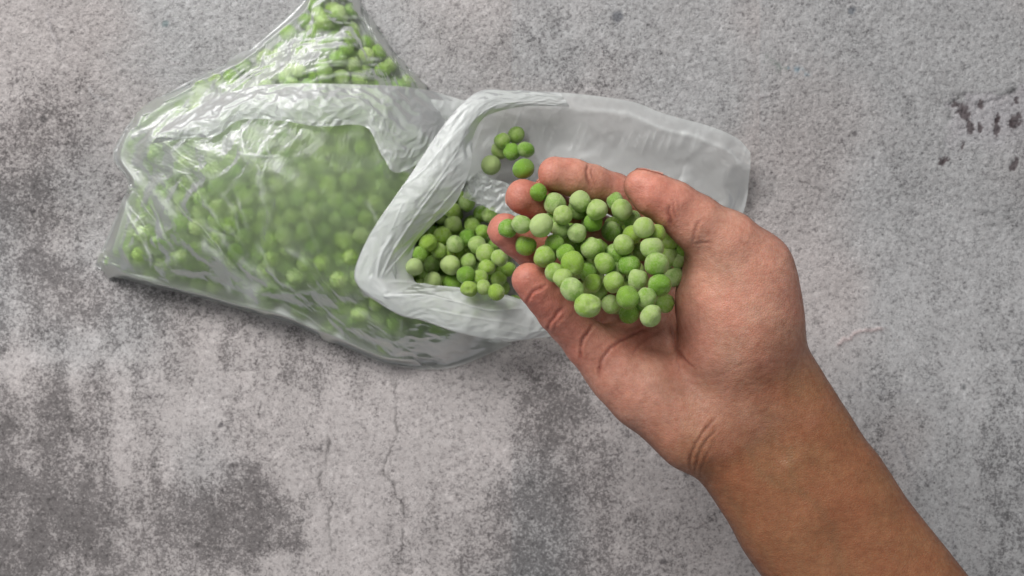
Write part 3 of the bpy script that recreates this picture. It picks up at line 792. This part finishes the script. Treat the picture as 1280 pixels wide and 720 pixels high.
# ================= the plastic bag =================
m_film, nt = new_mat('milky_film')
tk = N(nt, 'ShaderNodeAttribute', attribute_name='thick'); bl = N(nt, 'ShaderNodeAttribute', attribute_name='blur')
tc = N(nt, 'ShaderNodeTexCoord').outputs['Object']
nz = noise(nt, tc, 60, 4, .6, .6); nfine = noise(nt, tc, 240, 3, .6, .8)
rdg = lambda q: math_node(nt, 'POWER', math_node(nt, 'SUBTRACT', 1.0, math_node(nt, 'ABSOLUTE', math_node(nt, 'MULTIPLY', math_node(nt, 'SUBTRACT', q, .5), 3.2)), clamp=True), 3.0)
bp = N(nt, 'ShaderNodeBump'); bp.inputs['Distance'].default_value = .0004; bp.inputs['Strength'].default_value = .26
nt.links.new(math_node(nt, 'ADD', rdg(nz), math_node(nt, 'MULTIPLY', rdg(nfine), .22)), bp.inputs['Height'])
fac = math_node(nt, 'ADD', tk.outputs['Fac'], math_node(nt, 'MULTIPLY', math_node(nt, 'SUBTRACT', nz, .5), .12), clamp=True)
lw = N(nt, 'ShaderNodeLayerWeight'); lw.inputs['Blend'].default_value = .35; nt.links.new(bp.outputs[0], lw.inputs['Normal'])
fac = math_node(nt, 'ADD', fac, math_node(nt, 'MULTIPLY', lw.outputs['Facing'], .16), clamp=True)
tr = N(nt, 'ShaderNodeBsdfTransparent'); tr.inputs[0].default_value = (.985, .995, .99, 1)
rf = N(nt, 'ShaderNodeBsdfRefraction'); rf.inputs['IOR'].default_value = 1.16; rf.inputs['Roughness'].default_value = .62; rf.inputs['Color'].default_value = (.97, .99, .98, 1)
clear = N(nt, 'ShaderNodeMixShader'); nt.links.new(bl.outputs['Fac'], clear.inputs[0]); nt.links.new(tr.outputs[0], clear.inputs[1]); nt.links.new(rf.outputs[0], clear.inputs[2])
df = N(nt, 'ShaderNodeBsdfDiffuse'); df.inputs[0].default_value = (.92, .94, .925, 1); nt.links.new(bp.outputs[0], df.inputs['Normal'])
tl = N(nt, 'ShaderNodeBsdfTranslucent'); tl.inputs[0].default_value = (.92, .94, .925, 1)
bd = N(nt, 'ShaderNodeMixShader'); nt.links.new(math_node(nt, 'SUBTRACT', 1.0, N(nt, 'ShaderNodeAttribute', attribute_name='refl').outputs['Fac']), bd.inputs[0]); nt.links.new(df.outputs[0], bd.inputs[1]); nt.links.new(tl.outputs[0], bd.inputs[2])
mx = N(nt, 'ShaderNodeMixShader'); nt.links.new(fac, mx.inputs[0]); nt.links.new(clear.outputs[0], mx.inputs[1]); nt.links.new(bd.outputs[0], mx.inputs[2])
gl = N(nt, 'ShaderNodeBsdfGlossy'); gl.inputs['Roughness'].default_value = .40; nt.links.new(bp.outputs[0], gl.inputs['Normal'])
fz = N(nt, 'ShaderNodeFresnel'); fz.inputs['IOR'].default_value = 1.5; nt.links.new(bp.outputs[0], fz.inputs['Normal'])
fin = N(nt, 'ShaderNodeMixShader'); nt.links.new(math_node(nt, 'MULTIPLY', fz.outputs[0], .75, clamp=True), fin.inputs[0]); nt.links.new(mx.outputs[0], fin.inputs[1]); nt.links.new(gl.outputs[0], fin.inputs[2])
out = N(nt, 'ShaderNodeOutputMaterial'); nt.links.new(fin.outputs[0], out.inputs[0])

# height of the pea heap under the film, on a world grid
GX0, GY0, GH = -.24, -.09, .8 * MM
GN = (int(.34 / GH), int(.26 / GH))
HM = np.zeros(GN)
for (c, r) in bag_balls + mp_balls + cl_balls:
    R = r + .35 * MM; i0 = int((c[0] - R - GX0) / GH); j0 = int((c[1] - R - GY0) / GH); w = int(2 * R / GH) + 2
    ii = np.arange(max(i0, 0), min(i0 + w + 1, GN[0])); jj = np.arange(max(j0, 0), min(j0 + w + 1, GN[1]))
    if len(ii) == 0 or len(jj) == 0: continue
    dx = GX0 + ii * GH - c[0]; dy = GY0 + jj * GH - c[1]
    q = R * R - dx[:, None] ** 2 - dy[None] ** 2
    z = np.where(q > 0, c[2] + np.sqrt(np.clip(q, 0, None)), 0)
    s = HM[np.ix_(ii, jj)]; HM[np.ix_(ii, jj)] = np.maximum(s, z)
def hm_at(x, y, M=HM):
    u = np.clip((x - GX0) / GH, 0, GN[0] - 1.01); v = np.clip((y - GY0) / GH, 0, GN[1] - 1.01)
    i = u.astype(int); j = v.astype(int); fu = u - i; fv = v - j
    return M[i, j] * (1 - fu) * (1 - fv) + M[i + 1, j] * fu * (1 - fv) + M[i, j + 1] * (1 - fu) * fv + M[i + 1, j + 1] * fu * fv
def blur2(M, n):
    for _ in range(n):
        M = (M + np.roll(M, 1, 0) + np.roll(M, -1, 0)) / 3; M = (M + np.roll(M, 1, 1) + np.roll(M, -1, 1)) / 3
    return M
def maxf(M, k):
    out = M.copy()
    for a in range(-k, k + 1): out = np.maximum(out, np.roll(M, a, 0))
    M = out.copy()
    for a in range(-k, k + 1): out = np.maximum(out, np.roll(M, a, 1))
    return out
HMS = blur2(maxf(HM, 7), 45)          # taut skin over the heap

def relax(X, eu, ev, pin, iters, floor=.35 * MM, grav=2e-6, bend=.12, collide=True, seed=0):
    """excess film settles into wrinkles: position based dynamics"""
    Lu = np.linalg.norm(np.diff(X, axis=0), axis=2) * eu; Lv = np.linalg.norm(np.diff(X, axis=1), axis=2) * ev
    d1 = np.linalg.norm(X[1:, 1:] - X[:-1, :-1], axis=2) * (eu + ev) / 2; d2 = np.linalg.norm(X[1:, :-1] - X[:-1, 1:], axis=2) * (eu + ev) / 2
    B2u = np.linalg.norm(X[2:] - X[:-2], axis=2) * eu; B2v = np.linalg.norm(X[:, 2:] - X[:, :-2], axis=2) * ev
    r = np.random.RandomState(seed)
    X = X.copy(); h = float(np.median(Lu)); X[..., 2] += np.where(pin, 0, r.normal(size=pin.shape) * h * .12)
    prev = X.copy(); X0 = X.copy(); w = (~pin).astype(float)
    def con(A, Bv, L, wa, wb, k, only_short=False):
        d = Bv - A; l = np.linalg.norm(d, axis=2) + 1e-12; c = (l - L) / l
        if only_short: c = np.minimum(c, 0)
        s = wa + wb; s = np.where(s == 0, 1, s); g = d * (c * k / s)[..., None]
        A += g * wa[..., None]; Bv -= g * wb[..., None]
    for it in range(iters):
        vel = (X - prev) * .9; prev = X.copy()
        X += vel * w[..., None]; X[..., 2] -= grav * w
        for rep in range(2):
            for o in (0, 1):
                a, b = X[o:-1:2], X[o + 1::2]; con(a[:b.shape[0]], b, Lu[o::2], w[o:-1:2], w[o + 1::2], 1.0)
                a, b = X[:, o:-1:2], X[:, o + 1::2]; con(a, b, Lv[:, o::2], w[:, o:-1:2], w[:, o + 1::2], 1.0)
            for o in (0, 1):
                con(X[o:-1:2, :-1], X[o + 1::2, 1:], d1[o::2], w[o:-1:2, :-1], w[o + 1::2, 1:], .5)
                con(X[o:-1:2, 1:], X[o + 1::2, :-1], d2[o::2], w[o:-1:2, 1:], w[o + 1::2, :-1], .5)
        if bend:
            for o in (0, 1, 2, 3):
                a, b = X[o:-2:4], X[o + 2::4]; n_ = min(len(a), len(b)); con(a[:n_], b[:n_], B2u[o::4][:n_], w[o:-2:4][:n_], w[o + 2::4][:n_], bend)
                a, b = X[:, o:-2:4], X[:, o + 2::4]; n_ = min(a.shape[1], b.shape[1]); con(a[:, :n_], b[:, :n_], B2v[:, o::4][:, :n_], w[:, o:-2:4][:, :n_], w[:, o + 2::4][:, :n_], bend)
        if collide:
            zf = np.maximum(hm_at(X[..., 0], X[..., 1]), 0) + floor
            X[..., 2] = np.where(pin, X[..., 2], np.maximum(X[..., 2], zf))
    return X
def upsample(X, k):
    nu, nv = X.shape[:2]
    def up(M):
        n = M.shape[0]; t = np.linspace(0, n - 1, (n - 1) * k + 1); i = np.clip(t.astype(int), 0, n - 2); f = (t - i)[:, None, None]
        a, b, c, d = M[np.clip(i - 1, 0, n - 1)], M[i], M[i + 1], M[np.clip(i + 2, 0, n - 1)]
        return .5 * (2 * b + (c - a) * f + (2 * a - 5 * b + 4 * c - d) * f * f + (3 * b - a - 3 * c + d) * f ** 3)
    X = up(X); return up(X.transpose(1, 0, 2)).transpose(1, 0, 2)
def coons(top, bot, left, right, nu, nv):
    """px curves: top/bottom run left to right, left/right run top to bottom"""
    T, B_, L, R = spline(top, nu), spline(bot, nu), spline(left, nv), spline(right, nv)
    u = np.linspace(0, 1, nu)[:, None, None]; v = np.linspace(0, 1, nv)[None, :, None]
    return (1 - v) * T[:, None] + v * B_[:, None] + (1 - u) * L[None] + u * R[None] - ((1 - u) * (1 - v) * T[0] + u * (1 - v) * T[-1] + (1 - u) * v * B_[0] + u * v * B_[-1])
def sheet(name, X, thick, blur, parent, label=None, sub=True, refl=.6):
    me = mesh_np(name, X.reshape(-1, 3), grid_faces(*X.shape[:2]), m_film)
    set_attr(me, 'refl', np.ones(X.shape[:2]) * refl); set_attr(me, 'thick', np.clip(thick, 0, 1)); set_attr(me, 'blur', np.clip(blur * np.ones(X.shape[:2]), 0, 1))
    o = link(bpy.data.objects.new(name, me), parent)
    if sub: m = o.modifiers.new('smooth', 'SUBSURF'); m.levels = 1; m.render_levels = 1
    if label: o['label'] = label
    return o
def ridged(q, w, seed):            # thin crest lines of a 1-D-ish noise
    return np.exp(-((q - .5) / w) ** 2)

bag = bpy.data.objects.new('plastic_bag', None); COL.objects.link(bag); bag.location = (0, 0, 0)
tag(bag, 'clear milky plastic bag full of green peas, its mouth folded open', 'plastic bag')

# ---- body: the upper film over the heap ----
nu, nv = 86, 66
top = [(172,140),(235,102),(300,70),(340,36),(378,0),(392,-24),(432,-30),(455,12),(487,60),(512,84),(531,108)]
left = [(172,140),(150,171),(141,198),(160,227),(152,252),(137,288),(118,333)]
bot = [(118,333),(157,349),(244,371),(327,395),(371,408),(463,448),(502,459),(564,460),(640,430)]
right = [(531,108),(560,150),(575,200),(535,262),(500,300),(498,360),(540,395),(640,430)]
G = coons(top, bot, left, right, nu, nv)
px, py = G[..., 0], G[..., 1]
ed = edge_dist(px, py, BAG)
def lift(px, py):                 # where the film stands off the peas, full of air
    a = np.exp(-(((px - 385) / 130) ** 2 + ((py - 215) / 75) ** 2) ** 1.3) * 9 * MM
    return a
X = PV(px, py, .012)
for _ in range(2):
    z = np.maximum(hm_at(X[..., 0], X[..., 1], HMS), 0) + .8 * MM + lift(px, py); z = np.where(ed < 6, .8 * MM, z); X = PV(px, py, z)
pin = np.zeros(px.shape, bool); pin[0] = pin[-1] = True; pin[:, 0] = pin[:, -1] = True
pin |= (lift(px, py) > 6 * MM)[:, :] & ((np.arange(nu)[:, None] % 9 == 0) & (np.arange(nv)[None] % 9 == 0))
X = relax(X, 1.006, 1.006, pin, 90, seed=3, bend=.6)
X = upsample(X, 2)
pin2 = np.zeros(X.shape[:2], bool); pin2[0] = pin2[-1] = True; pin2[:, 0] = pin2[:, -1] = True
X = relax(X, 1.002, 1.002, pin2, 12, seed=4, bend=.3, grav=2e-7)
X = upsample(X, 2)
px, py = to_px(X)
# pleats: where the film is folded on itself it stands up and is thicker
tri = sstep(112, 96, py)
arc = py - .0022 * (px - 440) ** 2
wq = (fbm(px, py, 40, 2, 7) - .5) * 10
s1 = ridged(vnoise((arc + wq) / 5.2, px / 85, 12), .09, 0) * sstep(.3, .55, vnoise(px / 35, arc / 9, 13)) * tri
ang = np.arctan2(py - 110, px - 95) * 57.3
rr_ = np.hypot(px - 95, py - 110)
fan = sstep(460, 330, px) * sstep(140, 190, py)
s2 = ridged(vnoise((ang + (fbm(px, py, 60, 2, 17) - .5) * 8) / 3.2, rr_ / 120, 22), .05, 0) * sstep(.35, .6, vnoise(rr_ / 50, ang / 5, 23)) * fan
s3 = np.zeros_like(px)
for pts, w, a in [([(147,203),(200,250),(262,312),(333,378),(410,418),(470,445)], 5.5, .75), ([(150,199),(205,246),(266,306),(337,370),(412,410)], 1.5, .5), ([(158,192),(225,250),(300,322),(360,375)], 3.5, .5), ([(211,189),(240,225),(267,267),(300,300)], 1.8, .7), ([(167,267),(180,300),(192,338)], 2.2, .7), ([(172,250),(210,310),(228,340)],1.6,.5),
                  ([(305,150),(306,190),(322,215),(330,250),(345,290)], 1.8, .7), ([(330,165),(335,200),(328,225),(344,262),(372,300)], 1.5, .6), ([(290,240),(315,290),(345,345),(380,370)], 1.6, .5), ([(448,235),(470,275),(480,300)],2,.5), ([(340,368),(380,366),(405,362)], 1.2, .6),
                  ([(250,190),(262,230),(290,262),(312,330)],1.4,.5),([(545,372),(540,400),(530,430)],1.5,.6),([(500,400),(497,440)],1.5,.5),([(520,398),(518,445)],1.5,.4),([(455,385),(465,420),(470,440)],1.5,.5)]:
    c = spline(pts, 20); d, t = polydist(px + (fbm(px, py, 14, 2, 5) - .5) * 9, py + (fbm(px, py, 14, 2, 6) - .5) * 9, c)
    w = w * (.6 + 1.6 * fbm(px, py, 30, 2, 66)); a = a * .8
    s3 = np.maximum(s3, a * sstep(.25, .6, fbm(px, py, 34, 2, 67)) * np.exp(-(d / w) ** 2) * sstep(0, .1, t) * (1 - sstep(.85, 1, t)))
ridge = np.maximum(np.maximum(s1 * .9, s2 * .6), s3)
X[..., 2] += ridge * .6 * MM
rim = sstep(15, 8, edge_dist(px, py, BAG))
airy = sstep(0.5 * MM, 6 * MM, X[..., 2] - hm_at(X[..., 0], X[..., 1]))
thick = .13 + .32 * ridge + .10 * fbm(px, py, 26, 3, 91) * (1 - tri) + .20 * rim * (.4 + fbm(px, py, 30, 2, 92)) + .26 * airy * (1 - tri) + .16 * (1 - tri) + .10 * sstep(330, 200, px) * sstep(250, 180, py) * (1 - tri)  # last term whitens the upper left: strong light there painted into the film
blur = .30 + .35 * airy * (1 - tri) + .45 * (1 - tri)
sheet('bag_film', X, thick, blur, bag, None, False, np.clip(.11 + ridge * .6 + .25 * sstep(420, 250, px) * sstep(260, 150, py), 0, .9))  # refl also raised at the upper left to paint in the stronger light
print('film1', time.time() - T0)

# ---- the lower film, under the peas and out to the right as a loose tongue ----
nu, nv = 110, 70
top = [(500,120),(575,126),(602,113),(640,113),(720,117),(790,127),(830,142),(885,157),(920,172),(938,190)]
right = [(938,190),(937,215),(930,262),(905,320),(860,360)]
bot = [(500,380),(600,425),(668,423),(720,415),(800,390),(860,360)]
left = [(500,120),(495,250),(500,380)]
G = coons(top, bot, left, right, nu, nv); px, py = G[..., 0], G[..., 1]
dt, _ = polydist(px, py, spline(top, 60)); dr, _ = polydist(px, py, spline(right, 40))
z = 2 * MM + 7 * MM * sstep(70, 0, dt) + 9 * MM * sstep(620, 760, px) * (1 - sstep(900, 940, px) * .6)
m_ = sstep(720, 620, px); z = z * (1 - m_) + m_ * (3 * MM + 9 * MM * sstep(230, 120, py))
inb = in_poly(px, py, MOUTH); z = np.where(edge_dist(px, py, MOUTH) > -12, 1.0 * MM, z)
zc = CLF - .6 * MM; blob_ = np.exp(-(((px - 630) / 48) ** 2 + ((py - 193) / 38) ** 2) ** 2); z = z * (1 - blob_) + zc * blob_
X = PV(px, py, z)
pin = np.zeros(px.shape, bool); pin[:, 0] = True; pin[-1] = True; pin[0] = True; pin[:, -1] = True; pin |= blob_ > .3; pin |= edge_dist(px, py, MOUTH) > -12
X = relax(X, 1.003, 1.006, pin, 100, seed=8, collide=False, bend=.35, grav=4e-7)
X[..., 2] = np.maximum(X[..., 2], .6 * MM)
X = upsample(X, 2); px, py = to_px(X)
dt, _ = polydist(px, py, spline(top, 60))
st = ridged(vnoise(px / 10 + py / 26, (py - px * .35) / 90, 32), .10, 0) * sstep(.45, .7, vnoise(px / 50, py / 25, 33)) * .22
rimr = np.exp(-((dt - 2) / 2.5) ** 2) * .25 + .55 * np.exp(-((dt - 20 - (fbm(px, py, 60, 2, 3) - .5) * 16) / 2.2) ** 2) * sstep(600, 660, px) + .12 * sstep(22, 12, dt)
X[..., 2] += (st * 2.0 + np.exp(-((dt - 20) / 4.0) ** 2) * .6) * MM
thick = .42 + st * 1.3 + rimr * .6
thick = np.where(edge_dist(px, py, [(655,165),(672,205),(660,225),(640,240),(625,225),(650,205)]) > -2, .2, thick)
sheet('mouth_flap', X, thick, .95, bag, 'loose milky tongue of film spread to the right under the hand')

# ---- a second ply of the upper film folded back over the heap ----
nu, nv = 100, 30
top = [(205,158),(255,128),(300,112),(345,105),(430,105),(520,110),(582,126)]
bot = [(190,180),(238,172),(268,170),(300,150),(345,150),(400,158),(456,158),(478,195),(500,215),(560,180)]
G = coons(top, bot, [(205,158),(190,180)], [(582,126),(560,180)], nu, nv); px, py = G[..., 0], G[..., 1]
v = np.linspace(0, 1, nv)[None]
X = PV(px, py, .02)
for _ in range(2):
    z = np.maximum(hm_at(X[..., 0], X[..., 1], HMS), 0) + lift(px, py) + 3.5 * MM + 4 * MM * np.sin(np.pi * v) ; X = PV(px, py, z)
pin = np.zeros(px.shape, bool); pin[:, 0] = True; pin[-1] = True; pin[0] = True
pin[::6, -1] = True
X = relax(X, 1.005, 1.006, pin, 110, seed=12, bend=.15, grav=6e-7)
X = upsample(X, 2); X = relax(X, 1.008, 1.008, (np.add.outer(np.arange(X.shape[0]) * 0, np.arange(X.shape[1])) == 0), 25, seed=5, bend=.1, grav=1e-7)
px, py = to_px(X); vv = np.linspace(0, 1, X.shape[1])[None]
cr = ridged(vnoise(px / 6 + py / 14, py / 22 - px / 60, 42), .12, 0) * sstep(.35, .6, vnoise(px / 30, py / 12, 43))
cr = cr * sstep(.45, .8, vv + (fbm(px, py, 40, 2, 4) - .5) * .4); X[..., 2] += cr * .8 * MM
thick = .60 + .25 * cr * sstep(.3, .7, vv) + .12 * np.exp(-((vv - .96) / .05) ** 2) + .10 * np.exp(-((vv) / .04) ** 2)
sheet('folded_ply', X, thick, .8, bag, 'smooth milky band of film folded back over the bag', True, .55)

# ---- the collar: film turned outward around the open mouth ----
O = [(700,116),(640,112),(602,113),(575,132),(548,165),(515,215),(482,262),(458,300),(443,338),(448,358),(470,377),(500,394),(525,400),(570,415),(615,424),(660,424),(700,410)]
C_ = [(706,124),(645,124),(612,130),(590,150),(568,182),(535,232),(505,275),(483,312),(470,344),(474,358),(490,368),(515,372),(540,376),(590,392),(640,400),(675,398),(705,392)]
I = [(712,133),(650,134),(608,146),(592,170),(588,208),(570,252),(540,282),(520,304),(514,332),(519,352),(530,354),(548,357),(572,359),(600,363),(630,368),(660,376),(712,384)]
U_ = [(700,124),(645,126),(612,135),(590,155),(565,190),(530,238),(505,275),(490,310),(480,344),(484,356),(500,364),(520,372),(545,382),(590,398),(630,408),(665,408),(700,398)]
nu = 150
Os, Cs, Is, Us = [spline(c, nu) for c in (O, C_, I, U_)]
k = np.linspace(0, 1, 17)
zo = np.interp(k, k, [22,23,27,32,35,36,37,37,35,34,33,32,31,30,26,20,14])
zi = np.interp(k, k, [20,21,24,27,30,32,32,31,30,29,28,28,28,28,25,19,13])
zc_ = np.interp(k, k, [22,24,28,33,37,39,40,39,37,36,35,34,33,32,28,22,15])
s = np.linspace(0, 1, nu)
rows = []
def row(c, zz): return PV(c[:, 0], c[:, 1], np.interp(s, k, zz) * MM)
Mid1 = (Is + Cs) / 2; Mid2 = (Cs + Os) / 2
ctrl = np.stack([row(Is, zi), row(Mid1, (zi + zc_) / 2 + .8), row(Cs, zc_), row(Mid2, (zc_ + zo) / 2 + 1.0), row(Os, zo), row((Os * .6 + Us * .4), zo - 3.5), row(Us, zo - 5)], 1)
X = np.stack([spline(ctrl[i], 46) for i in range(nu)], 0)
pin = np.zeros(X.shape[:2], bool); pin[0] = pin[-1] = True; pin[::14, 0] = True; pin[::10, -1] = True; pin[::16, 26] = True
X = relax(X, 1.004, 1.004, pin, 90, seed=21, collide=False, bend=.3, grav=3e-7)
X = upsample(X, 2)
px, py = to_px(X)
uu = np.linspace(0, 1, X.shape[0])[:, None]; vv = np.linspace(0, 1, X.shape[1])[None]
lon = ridged(vnoise(vv * 9 + fbm(px, py, 50, 2, 3) * 1.5, uu * 7, 52), .09, 0) * sstep(.4, .62, vnoise(uu * 18, vv * 4, 53))
cr = ridged(vnoise(px / 9 + py / 9, (px - py) / 26, 62), .10, 0) * np.exp(-(((px - 560) / 50) ** 2 + ((py - 160) / 60) ** 2))
s3 = np.zeros_like(px)
for pts, w, a in [([(474,352),(500,300),(560,215)], 1.8, .8), ([(476,350),(510,310),(548,262),(590,215)], 1.4, .6), ([(470,354),(476,320),(492,292)], 2.2, .9), ([(478,371),(505,368),(535,368)], 2.6, 1.0), ([(535,368),(575,378),(615,388),(660,384)], 1.3, .7),
                  ([(476,354),(500,352),(560,357),(620,366),(665,377)], 1.2, .7), ([(462,345),(478,356),(484,368)], 4.5, .9), ([(530,385),(570,393),(612,400),(650,404)], 1.4, .4), ([(595,128),(570,160),(545,200)], 3, .6), ([(610,122),(580,135),(560,160)], 3, .6), ([(560,175),(530,212),(500,235)], 1.6, .7), ([(575,185),(548,225),(520,262)], 1.5, .5)]:
    d, t = polydist(px, py, spline(pts, 16)); s3 = np.maximum(s3, a * np.exp(-(d / w) ** 2) * sstep(0, .08, t) * (1 - sstep(.85, 1, t)))
ridge = np.clip(lon * .4 + cr * .5 + s3, 0, 1.1)
X[..., 2] += ridge * .65 * MM * (vv < .75)
thick = (.66 + .30 * ridge) * np.where(vv < .68, 1, .75)
sheet('collar', X, thick, .8, bag, 'whitish double layer of film turned back around the mouth', True, .7)

# ---- inner wall of the mouth on the far side and the crumpled ply below the cluster ----
nu, nv = 60, 24
Tt = [(598,214),(612,222),(632,228),(650,240)]; Bt = [(578,246),(600,255),(625,268),(652,284)]
G = coons(Tt, Bt, [(598,214),(584,232),(578,246)], [(650,240),(653,262),(652,284)], nu, nv); px, py = G[..., 0], G[..., 1]
X = PV(px, py, 21 * MM)
pin = np.zeros(px.shape, bool); pin[:, 0] = True; pin[::5, -1] = True; pin[0] = pin[-1] = True
X = relax(X, 1.07, 1.09, pin, 120, seed=33, collide=False, bend=.1, grav=2e-7)
X = upsample(X, 2); px, py = to_px(X)
c2 = ridged(vnoise(px / 6 - py / 12, py / 14, 72), .12, 0)
sheet('inner_wall', X, .30 + .3 * c2, .7, bag, 'small crumpled piece of film between the peas and the cluster')

# ---- the seam welt and bottom film, flat on the table ----
nu, nv = 120, 60
top = [(172,142),(235,104),(300,72),(340,38),(378,2),(392,-21),(432,-27),(455,14),(487,62),(512,86),(529,110)]
bot = [(121,332),(157,347),(244,369),(327,393),(371,406),(463,446),(502,457),(564,458),(640,428)]
left = [(172,142),(152,171),(143,198),(162,227),(154,252),(139,288),(121,332)]
right = [(529,110),(600,200),(640,300),(640,428)]
G = coons(top, bot, left, right, nu, nv); px, py = G[..., 0], G[..., 1]
z = (.15 + .3 * fbm(px, py, 20, 3, 8)) * MM
sheet('bottom_film', PV(px, py, z), .15 + 0 * px, .3, bag)
print('done', time.time() - T0, sum(len(o.data.polygons) for o in COL.objects if o.type == 'MESH' and o.name[:3] != 'pea'))
